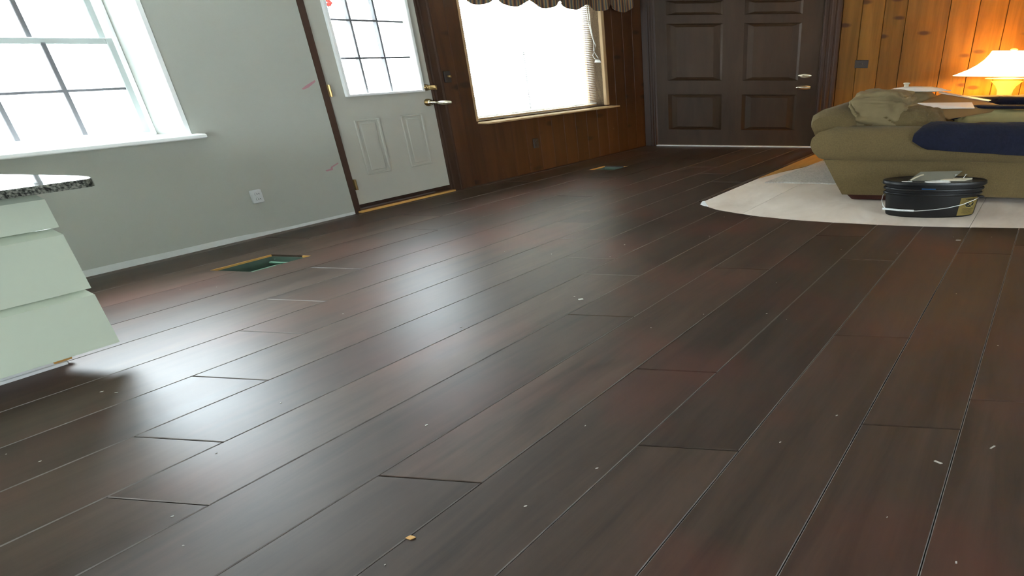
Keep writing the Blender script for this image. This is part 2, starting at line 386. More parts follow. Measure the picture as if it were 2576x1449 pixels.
# ------------------------------------------------------------------ side wall (windows), far wall and the rest of the shell
def wallbox(m, horiz, t0, t1, openings, a0, a1, z0=-.1, z1=CEIL):
    """openings: (u0,u1,z0,z1); horiz 'a' = wall runs along a with thickness t in b, 'b' the other way"""
    def bx(u0, u1, zz0, zz1):
        if u1 - u0 < 1e-4 or zz1 - zz0 < 1e-4: return
        if horiz == 'a': m.box(u0, u1, t0, t1, zz0, zz1)
        else: m.box(t0, t1, u0, u1, zz0, zz1)
    u = a0
    for (o0, o1, oz0, oz1) in sorted(openings):
        bx(u, o0, z0, z1); bx(o0, o1, z0, oz0); bx(o0, o1, oz1, z1); u = o1
    bx(u, a1, z0, z1)
W3 = (-.2, 1.8, .95, 2.15); W4 = (-2.6, .4, .95, 2.15)
W1 = (3.15, 4.655, .945, 2.62)
D1 = (5.765, 6.940, .0, 2.42)
W2 = (7.455, 9.835, .775, 2.42)
wl = thing('wall_left', P(4, WB, 0), kind='structure')
m = MB(); wallbox(m, 'a', -7.17, WB, [W1], A0 - .2, D1[0]); m.out('drywall', 'wall', wl)
m = MB(); wallbox(m, 'a', -7.16, WB - .035, [(D1[0], 7.05, 0, D1[3]), W2], D1[0], A1 + .4); m.out('wall_backing', 'trimwood', wl)
# boards: vertical tongue and groove
edges = [7.06, 7.255, 7.453]
x = 7.453
while x < 9.7: x += .2386; edges.append(x)
edges += [10.08, 10.33, 10.57, 10.815]
edges = sorted(set(round(e, 4) for e in edges))
for e0, e1 in zip(edges, edges[1:]):
    spans = [(0.0, CEIL)] if (e1 <= W2[0] + .01 or e0 >= W2[1] - .02) else [(0.0, W2[2] - .02), (W2[3], CEIL)]
    for z0, z1 in spans:
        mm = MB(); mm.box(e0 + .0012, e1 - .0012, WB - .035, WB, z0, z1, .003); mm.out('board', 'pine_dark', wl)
# pale unpainted edge left where the baseboard was
m = MB(); N = 40; lo = []; hi = []
for i in range(N + 1):
    a = A0 + (5.76 - A0) * i / N
    h = .045 + .012 * noise.noise(Vector((a * 2.1, 3, 0))) + (.02 * max(0, 4.6 - a) / 2 if a > 2.5 else .02)
    if a > 5.0: h = .028 + .01 * noise.noise(Vector((a * 4, 1, 0)))
    lo.append(a); hi.append(max(h, .015))
for y in (0,):
    f = [m.bm.verts.new(P(a, WB + .004, .0)) for a in lo]; t = [m.bm.verts.new(P(a, WB + .004, h)) for a, h in zip(lo, hi)]
    t2 = [m.bm.verts.new(P(a, WB, h)) for a, h in zip(lo, hi)]
    for i in range(N): m.face([f[i], f[i + 1], t[i + 1], t[i]]); m.face([t[i], t[i + 1], t2[i + 1], t2[i]])
m.out('bare_edge', 'rawwall', wl)
for pts in ([(5.60, 1.262), (5.648, 1.292), (5.735, 1.335), (5.735, 1.318), (5.66, 1.27), (5.615, 1.256)], [(5.60, .497), (5.65, .500), (5.66, .520), (5.735, .550), (5.735, .540), (5.672, .512), (5.668, .487), (5.61, .482)]):
    m = MB(); a = [m.bm.verts.new(P(u, WB, z)) for u, z in pts]; b = [m.bm.verts.new(P(u, WB + .002, z)) for u, z in pts]; m.face(b); n = len(pts)
    for i in range(n): m.face([a[i], a[(i + 1) % n], b[(i + 1) % n], b[i]])
    m.out('chalk_mark', 'chalk', wl)

wf = thing('wall_back', P(FA, 0, 0), kind='structure')
D2 = (-6.60, -3.86, 0, 2.41)
m = MB(); wallbox(m, 'b', FA + .03, FA + .35, [(D2[0], D2[1], 0, D2[3])], B0 - .6, B1 + .3); m.out('wall_backing', 'trimwood', wf)
fe = [-3.57, -3.27, -2.925, -2.585, -1.935, -1.50, -1.075, -.62, -.2, .25, .72, 1.1, 1.6, 2.1, 2.55, 3.1, 3.6, 4.1, 4.7, 5.3, 6.0]
for e0, e1 in zip(fe, fe[1:]):
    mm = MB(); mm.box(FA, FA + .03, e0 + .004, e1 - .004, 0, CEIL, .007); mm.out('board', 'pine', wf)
wr_ = MB(); wallbox(wr_, 'a', B1, B1 + .3, [W3], A0 - .2, A1 + .35); wr_.out('wall_right', 'neutral', kind='structure')
wr_ = MB(); wallbox(wr_, 'b', A0 - .3, A0, [W4], B0 - .6, B1 + .3); wr_.out('wall_front', 'neutral', kind='structure')
m = MB(); m.box(A0 - .3, A1 + .4, B0 - .6, B1 + .3, CEIL, CEIL + .1); m.out('ceiling', 'ceil', kind='structure')
m = MB(); m.box(A0 - 25, A1 + 25, B0 - 70, B1 + 60, -.55, -.45); m.out('ground', 'ground', kind='structure')

# casings
t1 = thing('trim_1', P(6.99, WB, 0), kind='structure')
m = MB(); m.box(6.945, 7.058, WB - .02, WB + .015, 0, 2.5, .006); m.out('casing_board', 'trimwood', t1)
m = MB(); m.box(7.02, 7.045, WB + .012, WB + .035, 0, 2.5, .006); m.out('casing_bead', 'trimwood', t1)
t2 = thing('trim_2', P(FA, -3.7, 0), kind='structure')
m = MB(); m.box(FA - .03, FA + .03, -3.855, -3.572, 0, 2.395, .01); m.out('casing_board', 'trimwood', t2)
for c in (-3.80, -3.69, -3.60):
    m = MB(); m.lathe(P(FA - .03, c, 0), Z, V * .035, U * .014, [(1, 0), (1, 2.395)], 14); m.out('casing_bead', 'trimwood', t2, smooth=True, auto=50)
m = MB(); m.box(FA - .03, FA + .03, -6.80, -3.572, 2.395, 2.56, .01); m.out('head_casing', 'trimwood', t2)
t3 = thing('trim_3', P(FA, -6.7, 0), kind='structure')
m = MB(); m.box(FA - .02, FA + .03, -6.80, -6.60, 0, 2.395, .008); m.out('casing_board', 'trimwood', t3)
m = MB(); m.lathe(P(FA - .02, -6.66, 0), Z, V * .03, U * .012, [(1, 0), (1, 2.395)], 12); m.out('casing_bead', 'trimwood', t3, smooth=True, auto=50)

# ------------------------------------------------------------------ window 1 (left, white)
w1 = thing('window_1', P(4.05, WB, .95), kind='structure')
m = MB(); m.box(4.655, 4.69, -7.17, WB + .006, .945, 2.62, .004); m.box(3.115, 3.15, -7.17, WB + .006, .945, 2.62, .004); m.box(3.15, 4.655, -7.17, WB, 2.62, 2.65); m.out('window_jamb', 'whitetrim', w1)
m = MB(); m.box(3.06, 4.735, -7.17, -6.72, .925, .962, .008); m.out('window_sill', 'whitetrim', w1)
m = MB()
m.box(4.625, 4.655, -7.17, -7.06, .962, 2.62, .006); m.box(3.15, 3.18, -7.17, -7.06, .962, 2.62, .006); m.box(3.18, 4.625, -7.17, -7.06, .962, .982, .004); m.box(3.18, 4.625, -7.17, -7.06, 2.57, 2.62, .004); m.out('window_frame', 'whitetrim', w1)
def sash(parent, a0, a1, z0, z1, b0, b1, st, cols, rows_, zc=None, mat='sash'):
    f = MB(); f.box(a0, a0 + st, b0, b1, z0, z1, .004); f.box(a1 - st, a1, b0, b1, z0, z1, .004); f.box(a0 + st, a1 - st, b0, b1, z0, z0 + st * .6, .004); f.box(a0 + st, a1 - st, b0, b1, z1 - .045, z1, .004)
    so = f.out('window_sash', mat, parent)
    bm_ = (b0 + b1) / 2
    for c in cols: q = MB(); q.box(c - .014, c + .014, bm_ - .02, bm_ + .02, z0 + .02, z1 - .03, .003); q.out('muntin', 'grille', so)
    for r in rows_: q = MB(); q.box(a0 + st, a1 - st, bm_ - .02, bm_ + .02, r - .010, r + .010, .003); q.out('muntin', 'grille', so)
    q = MB(); q.box(a0 + st * .6, a1 - st * .6, bm_ - .006, bm_ + .006, z0 + .02, z1 - .02); q.out('pane', 'glass', so)
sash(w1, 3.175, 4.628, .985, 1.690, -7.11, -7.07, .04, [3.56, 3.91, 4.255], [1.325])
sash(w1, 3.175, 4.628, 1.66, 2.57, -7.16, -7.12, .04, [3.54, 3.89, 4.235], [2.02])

# ------------------------------------------------------------------ door 1 (white half-lite)
d1 = thing('door_1', P(6.35, WB, 0), kind='structure')
m = MB(); m.box(5.765, 5.832, -7.0, WB - .002, 0, 2.42, .004); m.box(6.925, 6.944, -7.0, WB - .002, 0, 2.42, .004); m.box(5.832, 6.925, -7.2, WB, 2.32, 2.42, .004); m.out('door_jamb', 'trimwood', d1)
m = MB(); m.box(5.832, 6.925, -7.0, WB - .01, .0, .032, .004); m.out('threshold', 'pine_dark', d1)
m = MB(); m.box(5.80, 6.94, WB - .012, WB + .035, 0, .020, .005); m.out('threshold_strip', 'orangewood', d1)
m = MB(); m.box(5.832, 6.925, -6.99, -6.86, .035, .082, .003); m.out('door_sweep', 'trimwood', d1)
DBF, DBB = -6.82, -6.98
gx0, gx1, gz0, gz1 = 6.005, 6.805, 1.175, 2.215
leaf = MB()
for (u0, u1, zz0, zz1) in ((5.838, gx0, .082, 2.315), (gx1, 6.922, .082, 2.315), (gx0, gx1, .082, gz0), (gx0, gx1, gz1, 2.315)): leaf.box(u0, u1, DBB, DBF, zz0, zz1)
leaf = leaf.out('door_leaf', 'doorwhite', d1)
m = MB()
for (u0, u1, zz0, zz1) in ((gx0 - .022, gx0 + .012, gz0 - .012, gz1 + .012), (gx1 - .012, gx1 + .022, gz0 - .012, gz1 + .012), (gx0 + .012, gx1 - .012, gz0 - .012, gz0 + .012), (gx0 + .012, gx1 - .012, gz1 - .012, gz1 + .012)): m.box(u0, u1, DBF, DBF + .03, zz0, zz1, .005)
m.out('lite_frame', 'whitetrim', leaf)
for c in (6.268, 6.530): m = MB(); m.box(c - .010, c + .010, -6.91, -6.87, gz0, gz1, .002); m.out('muntin', 'grille', leaf)
for r in (1.519, 1.866): m = MB(); m.box(gx0, gx1, -6.91, -6.87, r - .009, r + .009, .002); m.out('muntin', 'grille', leaf)
m = MB(); m.box(gx0, gx1, -6.93, -6.915, gz0, gz1); m.out('pane', 'glass', leaf)
for (u0, u1) in ((6.005, 6.262), (6.498, 6.755)):
    m = MB(); z0, z1 = .370, .935
    for (q0, q1, r0, r1) in ((u0, u0 + .022, z0, z1), (u1 - .022, u1, z0, z1), (u0, u1, z0, z0 + .016), (u0, u1, z1 - .016, z1)): m.box(q0, q1, DBF - .002, DBF + .012, r0, r1, .004)
    m.box(u0 + .05, u1 - .05, DBF - .002, DBF + .010, z0 + .04, z1 - .04, .006); m.out('raised_panel', 'doorwhite', leaf)
for z in (1.232, .300, 2.10):
    m = MB(); m.box(5.828, 5.850, DBF - .002, DBF + .006, z - .052, z + .052, .002); m.lathe(P(5.836, DBF + .02, z - .055), Z, U * .011, V * .024, [(1, 0), (1, .11)], 10); m.out('hinge', 'brass', d1)
m = MB(); m.lathe(P(6.853, DBF, 1.205), V, U * 1.17, Z, [(.033, 0), (.034, .02), (.028, .05), (.012, .055)], 20)
m.box(6.843, 6.863, DBF + .05, DBF + .14, 1.180, 1.230, .004); m.out('deadbolt', 'brass', d1, smooth=True, auto=40)
m = MB(); m.lathe(P(6.853, DBF, 1.045), V, U * 1.17, Z, [(.034, 0), (.035, .015), (.03, .04), (.012, .06), (.011, .12), (.02, .14), (.028, .19), (.027, .24), (.018, .27), (.002, .28)], 24); m.out('door_knob', 'nickel', d1, smooth=True, auto=60)
m = MB(); m.lathe(P(6.853, DBF + .002, 1.045), V, U * 1.17, Z, [(.040, 0), (.040, .01), (.034, .03), (.02, .05)], 24); m.out('knob_rosette', 'brass', d1, smooth=True, auto=60)

# ------------------------------------------------------------------ window 2 (blinds)
w2 = thing('window_2', P(8.64, WB, .78), kind='structure')
m = MB(); m.box(9.835, 9.90, -7.16, WB + .01, .775, 2.42, .005); m.box(7.425, 7.455, -7.16, WB + .005, .775, 2.42, .003); m.box(7.455, 9.835, -7.16, WB, 2.38, 2.42); m.out('window_jamb', 'tanwood', w2)
m = MB(); m.box(7.44, 9.96, -7.16, -6.66, .742, .762, .004); m.box(7.46, 9.83, -7.16, -6.95, .762, .790, .004); m.out('window_sill', 'tanwood', w2)
m = MB(); m.box(9.80, 9.835, -7.15, -7.06, .79, 2.38, .004); m.box(7.455, 7.50, -7.15, -7.06, .79, 2.38, .004); m.box(7.50, 9.80, -7.15, -7.06, .775, .80, .004); m.out('window_frame', 'tanwood', w2)
sash(w2, 7.50, 9.80, .80, 1.59, -7.09, -7.065, .03, [8.62], [], mat='whitetrim')
sash(w2, 7.50, 9.80, 1.56, 2.38, -7.13, -7.10, .03, [], [], mat='whitetrim')

# ------------------------------------------------------------------ door 2 (far, dark six panel)
d2 = thing('door_2', P(FA, -5.23, 0), kind='structure')
XA0, XA1 = FA + .02, FA + .09
rowz = [(.285, .870), (1.092, 1.960), (2.085, 2.29)]; colb = [(-6.40, -5.47), (-5.125, -4.20)]
leaf = MB()
leaf.box(XA0, XA1, -6.59, colb[0][0], .02, 2.40); leaf.box(XA0, XA1, colb[0][1], colb[1][0], .02, 2.40); leaf.box(XA0, XA1, colb[1][1], -3.87, .02, 2.40)
for (c0, c1) in colb:
    zz = .02
    for (r0, r1) in rowz: leaf.box(XA0, XA1, c0, c1, zz, r0); zz = r1
    leaf.box(XA0, XA1, c0, c1, zz, 2.40)
leaf = leaf.out('door_leaf', 'doordark', d2)
for (c0, c1) in colb:
    for (r0, r1) in rowz:
        m = MB(); ib, iz = .155, .052
        if r1 - r0 < .3: iz = .04
        outer = [(c0, r0), (c1, r0), (c1, r1), (c0, r1)]; gr = [(c0 + .05, r0 + .016), (c1 - .05, r0 + .016), (c1 - .05, r1 - .016), (c0 + .05, r1 - .016)]
        inn = [(c0 + ib, r0 + iz), (c1 - ib, r0 + iz), (c1 - ib, r1 - iz), (c0 + ib, r1 - iz)]
        ra = [[m.bm.verts.new(P(d, b, z)) for b, z in ring] for d, ring in ((XA0, outer), (XA0 + .028, gr), (XA0 + .028, [(b, z) for b, z in gr]), (XA0 + .006, inn))]
        for r_, s_ in zip(ra, ra[1:]):
            for i in range(4): m.face([r_[i], r_[(i + 1) % 4], s_[(i + 1) % 4], s_[i]])
        m.face(ra[-1]); m.out('raised_panel', 'doordark', leaf)
m = MB(); m.box(FA - .03, FA + .12, -6.60, -3.86, .0, .022, .004); m.out('threshold', 'alu', d2)
m = MB(); m.lathe(P(XA0, -4.088, 1.168), -U, V, Z * .31, [(.112, 0), (.112, .006), (.095, .016), (.04, .02)], 28)
m.box(XA0 - .035, XA0 - .015, -4.12, -4.055, 1.160, 1.176, .003); m.out('deadbolt', 'nickel', d2, smooth=True, auto=40)
m = MB()
def ell(c, pr):
    m.lathe(c, -U, V * 3.1, Z, pr, 28)
ell(P(XA0, -4.09, .985), [(.038, 0), (.038, .006), (.030, .014), (.014, .018), (.014, .03), (.032, .042), (.038, .056), (.032, .072), (.012, .086), (.001, .087)]); m.out('door_knob', 'nickel', d2, smooth=True, auto=50)
# windows in the walls behind the photographer
w3 = thing('window_3', P(.8, B1, .95), kind='structure')
m = MB(); wallbox(m, 'a', B1 + .06, B1 + .24, [(-.14, .77, 1.01, 2.09), (.83, 1.74, 1.01, 2.09)], W3[0], W3[1], W3[2], W3[3]); m.out('window_frame', 'whitetrim', w3)
m = MB(); m.box(W3[0], W3[1], B1 + .13, B1 + .15, W3[2], W3[3]); m.out('pane', 'glass', w3)
w4 = thing('window_4', P(A0, -1.1, .95), kind='structure')
m = MB(); wallbox(m, 'b', A0 - .24, A0 - .06, [(-2.5, -1.15, 1.01, 2.09), (-1.05, .3, 1.01, 2.09)], W4[0], W4[1], W4[2], W4[3]); m.out('window_frame', 'whitetrim', w4)
m = MB(); m.box(A0 - .16, A0 - .14, W4[0], W4[1], W4[2], W4[3]); m.out('pane', 'glass', w4)

# ================================================================== THINGS
# ------------------------------------------------------------------ blinds, cord, valance
bl = thing('window_blind', P(8.65, -6.97, .80), 'white horizontal mini blind lowered over the bright window in the panelling', 'blind')
m = MB(); m.box(7.52, 9.80, -7.03, -6.91, 2.33, 2.375, .004); m.out('head_rail', 'blind', bl)
m = MB(); m.box(7.52, 9.80, -7.01, -6.93, .800, .815, .003); m.out('bottom_rail', 'blind', bl)
ns = 60; slat_me = None
for i in range(ns):
    z = .835 + i * .0252
    if slat_me is None:
        m = MB(); t = .006
        m.hexa([P(7.52, -7.01, -t), P(9.80, -7.01, -t), P(9.80, -6.93, t), P(7.52, -6.93, t), P(7.52, -7.01, -t + .0015), P(9.80, -7.01, -t + .0015), P(9.80, -6.93, t + .0015), P(7.52, -6.93, t + .0015)])
        bmesh.ops.recalc_face_normals(m.bm, faces=m.bm.faces[:]); bmesh.ops.translate(m.bm, verts=m.bm.verts[:], vec=-P(8.65, -6.97, 0))
        slat_me = bpy.data.meshes.new('slat'); m.bm.to_mesh(slat_me); m.bm.free(); slat_me.materials.append(MT['blind'])
    o = bpy.data.objects.new('slat', slat_me); COL.objects.link(o); o.parent = bl; o.location = (0, 0, z - .80)
for a in (7.85, 8.65, 9.6):
    m = MB(); m.tube([P(a, -6.925, .81), P(a, -6.925, 2.34)], .0022, 6); m.out('ladder_cord', 'cord', bl)
m = MB()
pts = [(9.66, 2.20), (9.68, 1.95), (9.74, 1.75), (9.80, 1.64), (9.76, 1.56), (9.72, 1.50), (9.75, 1.46), (9.83, 1.425), (9.86, 1.44), (9.80, 1.50), (9.745, 1.57), (9.77, 1.66), (9.72, 1.9), (9.70, 2.33)]
m.tube([P(a, -6.88, z) for a, z in pts], .006, 6); m.out('pull_cord', 'cord', bl, smooth=True)
m = MB(); m.lathe(P(9.82, -6.88, 1.40), Z, U * .02, V * .05, [(1, 0), (.8, .03), (.3, .045)], 10); m.out('cord_tassel', 'cord', bl)

N = 150; front = []; 
def val_b(a): return -6.56 + .05 * math.sin((a - 7.96) / .51 * 2 * math.pi) + .015 * math.sin(a * 31)
def val_z(a): return 2.118 - .05 * math.cos((a - 7.96) / .51 * 2 * math.pi) + .012 * (a - 8)
m = MB(); rings = []
for j in range(7):
    t = j / 6; f_, bk = [], []
    for i in range(N + 1):
        a = 7.35 + 2.93 * i / N; z = val_z(a) * (1 - t) + 2.5 * t
        bb = val_b(a) * (1 - .5 * t) + (-6.58) * .5 * t
        f_.append(P(a, bb, z)); bk.append(P(a, bb - .012, z))
    rings.append(f_ + bk[::-1])
m.loft(rings); m.out('window_valance', 'plaid', base=P(8.8, -6.6, 2.1), smooth=True, auto=60, label='gathered striped brown and gold valance with zigzag hem above the blind', cat='valance')
m = MB(); m.box(7.3, 10.3, -6.80, -6.60, 2.50, 2.53, .004); m.out('valance_rod', 'trimwood', base=P(8.8, -6.7, 2.5), label='flat rod holding the striped valance, above the top of the photo', cat='rod')

# ------------------------------------------------------------------ switches and outlets
def sw_plate_side(a0, a1, z0, z1, mat, label, name, cat, kind):
    t = thing(name, P((a0 + a1) / 2, WB, (z0 + z1) / 2), label, cat)
    q = MB(); q.box(a0, a1, WB + .001, WB + .022, z0, z1, .005); q.out('cover_plate', mat, t)
    ac, zc = (a0 + a1) / 2, (z0 + z1) / 2
    if kind == 'outlet':
        for dz in (-.024, .024):
            q = MB(); q.lathe(P(ac, WB + .02, zc + dz), V, U * .022, Z * .017, [(1, 0), (1, .012)], 14); so = q.out('socket', mat, t)
            q = MB(); q.box(ac - .009, ac - .006, WB + .03, WB + .034, zc + dz - .005, zc + dz + .007); q.box(ac + .006, ac + .009, WB + .03, WB + .034, zc + dz - .005, zc + dz + .007); q.out('slot', 'blackink', so)
    else:
        q = MB(); q.box(ac - .008, ac + .008, WB + .02, WB + .06, zc - .006, zc + .018, .003); q.out('toggle', 'brass' if mat == 'bronze' else mat, t)
    return t
sw_plate_side(4.925, 5.010, .308, .428, 'plate', 'white duplex outlet on the grey wall left of the white door', 'wall_outlet', 'outlet', 'outlet')
sw_plate_side(7.085, 7.165, 1.243, 1.368, 'bronze', 'dark brown light switch on the panelling between white door and window', 'light_switch', 'switch', 'switch')
sw_plate_side(8.262, 8.345, .325, .455, 'bronze', 'dark brown outlet low on the panelling under the blind window', 'wall_outlet', 'outlet', 'outlet')
t = thing('light_switch', P(FA, -3.18, 1.345), 'dark square light switch on the orange pine wall right of the dark door', 'switch')
m = MB(); m.box(FA - .008, FA, -3.29, -3.075, 1.285, 1.405, .003); m.out('cover_plate', 'bronze', t)
m = MB(); m.box(FA - .022, FA - .006, -3.20, -3.165, 1.335, 1.36, .002); m.out('toggle', 'bronze', t)

# red ornament seen at the door glass
t = thing('window_ornament', P(6.10, -6.80, 1.96), 'small red fabric flower hanging in the top left pane of the white door', 'ornament')
m = MB()
for k_ in range(6):
    an = k_ * math.pi / 3; c = P(6.105 + .028 * math.cos(an), -6.89, 2.012 + .02 * math.sin(an))
    m.lathe(c, V * .012, U * .024, Z * .018, [(.4, -1), (1, 0), (.4, 1)], 10)
m.out('petals', 'red', t, smooth=True)
m = MB(); m.tube([P(6.107, -6.89, 1.995), P(6.11, -6.89, 1.972), P(6.10, -6.89, 1.955)], .004, 6); m.out('stem', 'blackink', t)

# ------------------------------------------------------------------ floor vents (open duct holes)
for (h, lab) in ((holes[0], 'open duct hole with green tape in the dark floor by the grey wall'), (holes[1], 'open duct hole in the dark floor below the blind window, farther away')):
    a0, a1, b0, b1 = h; t = thing('floor_vent', P((a0 + a1) / 2, (b0 + b1) / 2, -.1), lab, 'vent', 'open floor vents')
    m = MB(); th = .006
    for q in ((a0, a1, b0, b0 + th), (a0, a1, b1 - th, b1), (a0, a0 + th, b0, b1), (a1 - th, a1, b0, b1)): m.box(*q, -.20, -.018)
    m.box(a0, a1, b0, b1, -.21, -.20); m.out('duct_box', 'duct', t)
    m = MB()
    m.box(a0 + .004, a1 - .004, b0 + .001, b0 + .010, -.017, -.001); m.out('raw_edge', 'orangewood', t); m = MB(); m.box(a1 - .010, a1 - .001, b0 + .30, b1 - .004, -.017, -.001); m.out('raw_edge', 'orangewood', t)
    m = MB()
    m.hexa([P(a0 + .12, b1 - .17, -.05), P(a1 - .10, b1 - .13, -.05), P(a1 - .13, b1 - .04, -.03), P(a0 + .02, b1 - .05, -.03), P(a0 + .12, b1 - .17, -.046), P(a1 - .10, b1 - .13, -.046), P(a1 - .13, b1 - .04, -.026), P(a0 + .02, b1 - .05, -.026)])
    m.out('tape_strip', 'ducttape', t)
    m = MB(); m.box(a0 + .03, a1 - .03, b0 + .10, b0 + .14, -.09, -.07, .004); m.box(a1 - .07, a1 - .05, b0 + .05, b1 - .03, -.06, -.045, .003); m.out('duct_flange', 'ducttape', t)

# ------------------------------------------------------------------ peninsula: cabinet and granite worktop
cb = thing('drawer_cabinet', P(1.9, -5.4, 0), 'pale green white drawer base cabinet under the granite worktop at left edge', 'cabinet')
CF = -4.66
m = MB(); m.box(.2, 2.50, -6.4, CF - .03, .10, .968, .004); m.out('cabinet_body', 'cabinet', cb)
m = MB(); m.box(.2, 2.48, -6.3, -4.905, .0, .10); m.out('toe_kick', 'whitetrim', cb)
m = MB(); m.box(.2, 2.468, -4.902, -4.885, .0, .018, .002); m.out('floor_strip', 'whitetrim', cb)
m = MB(); m.box(2.43, 2.50, -4.95, -4.90, .018, .05, .003); m.out('wood_shim', 'orangewood', cb)
for z0, z1 in ((.117, .441), (.449, .778), (.788, .962)):
    for (u0, u1) in ((1.52, 2.547), (.45, 1.512)):
        m = MB(); 
        # slab front with a bevelled finger edge along its top
        y0, y1 = CF - .03, CF + .03
        zb = z1 - .030
        pr = [(y0, z0), (y1, z0), (y1, zb), (y1 - .05, z1), (y0, z1)]
        r0 = [P(u0, y, z) for y, z in pr]; r1 = [P(u1, y, z) for y, z in pr]; m.loft([r0, r1]); m.out('drawer_front', 'cabinet', cb)
m = MB()
poly = [(.2, -6.5), (2.752, -6.5), (2.752, -4.78)]
for i in range(1, 9):
    an = i / 8 * math.pi / 2; poly.append((2.66 + .092 * math.cos(an), -4.78 + .23 * math.sin(an)))
poly += [(.2, -4.55)]
m.prism(poly, .970, 1.010, .004); m.out('granite_worktop', 'granite', base=P(1.6, -5.5, .97), label='polished speckled granite worktop with rounded corner on the pale drawers', cat='worktop')

# ------------------------------------------------------------------ carpet pad, and tack strip with lamp glow painted into its orange
m = MB(); near = []; N = 60
for i in range(N + 1):
    b = -3.33 + (3.5) * i / N; near.append((7.76 + .035 * noise.noise(Vector((b * 5, 0, 0))) + .02 * noise.noise(Vector((b * 19, 2, 0))) + (.12 * (b + 2.0) if b < -2.9 and False else 0), b))
poly = near + [(10.4, .17), (10.4, -3.12), (9.2, -3.22)]
m.prism(poly, -.006, .010, .003); m.out('carpet_pad', 'pad', base=P(8.8, -2, 0), label='pale speckled sheet with ragged front edge on the bare floor behind the sofa corner', cat='carpet pad')
m = MB(); m.prism([(8.05, -3.545), (A1 - .05, -3.545), (A1 - .05, -3.06), (10.0, -3.10), (9.0, -3.26), (8.5, -3.44)], -.006, .003, .001); m.out('wood_strip', 'orangewood', base=P(9.5, -3.4, 0), label='raw wood strip with lamp glow painted orange, along the edge of the dark planks', cat='strip')
m = MB(); m.prism([(6.50, -3.50), (6.64, -3.552), (6.66, -3.535), (6.52, -3.44), (6.44, -3.38), (6.42, -3.40)], -.006, .004, .001); m.out('plastic_scrap', 'whiteplastic', base=P(6.5, -3.46, 0), label='small white plastic scrap at the left tip of the bare floor', cat='scrap')

# ------------------------------------------------------------------ sofa
sf = thing('sofa', P(8.0, -1.0, 0), 'olive tan rolled arm sofa with loose cushions on the unfinished floor', 'sofa')
lb = [(.06, -2.06), (.20, -2.15), (.445, -2.30), (.47, -2.36), (.55, -2.44), (.62, -2.465), (.70, -2.45), (.755, -2.38), (.79, -2.25), (.82, -2.2)]
prof = [(6.85, .064), (6.85, .2), (6.85, .33), (6.85, .445), (6.842, .452), (6.80, .475), (6.775, .54), (6.770, .61), (6.785, .68), (6.825, .745), (6.89, .785), (6.97, .80), (7.06, .80), (7.14, .775), (7.19, .72), (7.2, .64), (7.18, .5), (7.18, .064)]
def arm(a_off, name, mat='sofa', flip=False):
    m = MB(); NB = 26; rings = []
    for j in range(NB + 1):
        t = j / NB; ring = []
        for (a, z) in prof:
            l = interp(lb, z); b = l + (.98 - l) * (t ** 1.0)
            edge = min(1, t * 9); sh = math.sqrt(max(0, 1 - (1 - edge) ** 2)) if edge < 1 else 1
            aa = 6.99 + (a - 6.99) * (.72 + .28 * sh) if z > .45 else a
            aa += .006 * noise.noise(Vector((b * 3, z * 6, a_off)))
            if flip: aa = 14.0 - aa
            zz = z + (.006 * noise.noise(Vector((b * 2.3, a * 5, 1 + a_off))) if z > .5 else 0)
            ring.append(P(aa + a_off, b, zz))
        rings.append(ring)
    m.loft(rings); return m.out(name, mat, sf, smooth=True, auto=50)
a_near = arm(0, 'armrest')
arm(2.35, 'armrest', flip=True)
# seam piping under the roll
m = MB(); m.tube([P(6.842, -2.31 + 3.29 * i / 30, .450 + .002 * math.sin(i)) for i in range(31)], .005, 6); m.out('piping', 'sofa', a_near, smooth=True)
# back
m = MB(); bp_ = [(-2.10, .064), (-2.22, .30), (-2.36, .50), (-2.50, .72), (-2.565, .84), (-2.55, .905), (-2.47, .955), (-2.34, .975), (-2.2, .955), (-2.10, .88), (-2.05, .7), (-2.0, .45), (-2.0, .064)]
rings = []
for j in range(25):
    t = j / 24; a = 6.98 + 2.5 * t; ed = min(1, min(t, 1 - t) * 14 + .0); sh = math.sqrt(max(0.0, 1 - (1 - ed) ** 2)); ring = []
    for b, z in bp_:
        k2 = .86 + .14 * sh
        zz = z if z < .5 else .5 + (z - .5) * k2 + .05 * t * (z - .5) / .45
        ring.append(P(a + .004 * noise.noise(Vector((b * 8, z * 8, 3))), -2.25 + (b + 2.25) * (k2 if z > .5 else 1), zz))
    rings.append(ring)
m.loft(rings); m.out('backrest', 'sofa', sf, smooth=True, auto=50)
m = MB(); m.box(7.18, 9.16, -2.05, .80, .064, .42, .02, 2); m.out('seat_base', 'sofa', sf)
for i in range(2):
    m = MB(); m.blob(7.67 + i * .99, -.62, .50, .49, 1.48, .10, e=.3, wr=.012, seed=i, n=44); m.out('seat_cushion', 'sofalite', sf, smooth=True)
for (fa, fb) in ((6.87, -2.02), (6.87, .50), (9.22, -2.02), (9.22, .50)):
    m = MB(); m.hexa([P(fa + .03, fb + .06, 0), P(fa + .20, fb + .06, 0), P(fa + .20, fb + .44, 0), P(fa + .03, fb + .44, 0), P(fa, fb, .066), P(fa + .24, fb, .066), P(fa + .24, fb + .46, .066), P(fa, fb + .46, .066)], .004); m.out('foot', 'foot', sf)
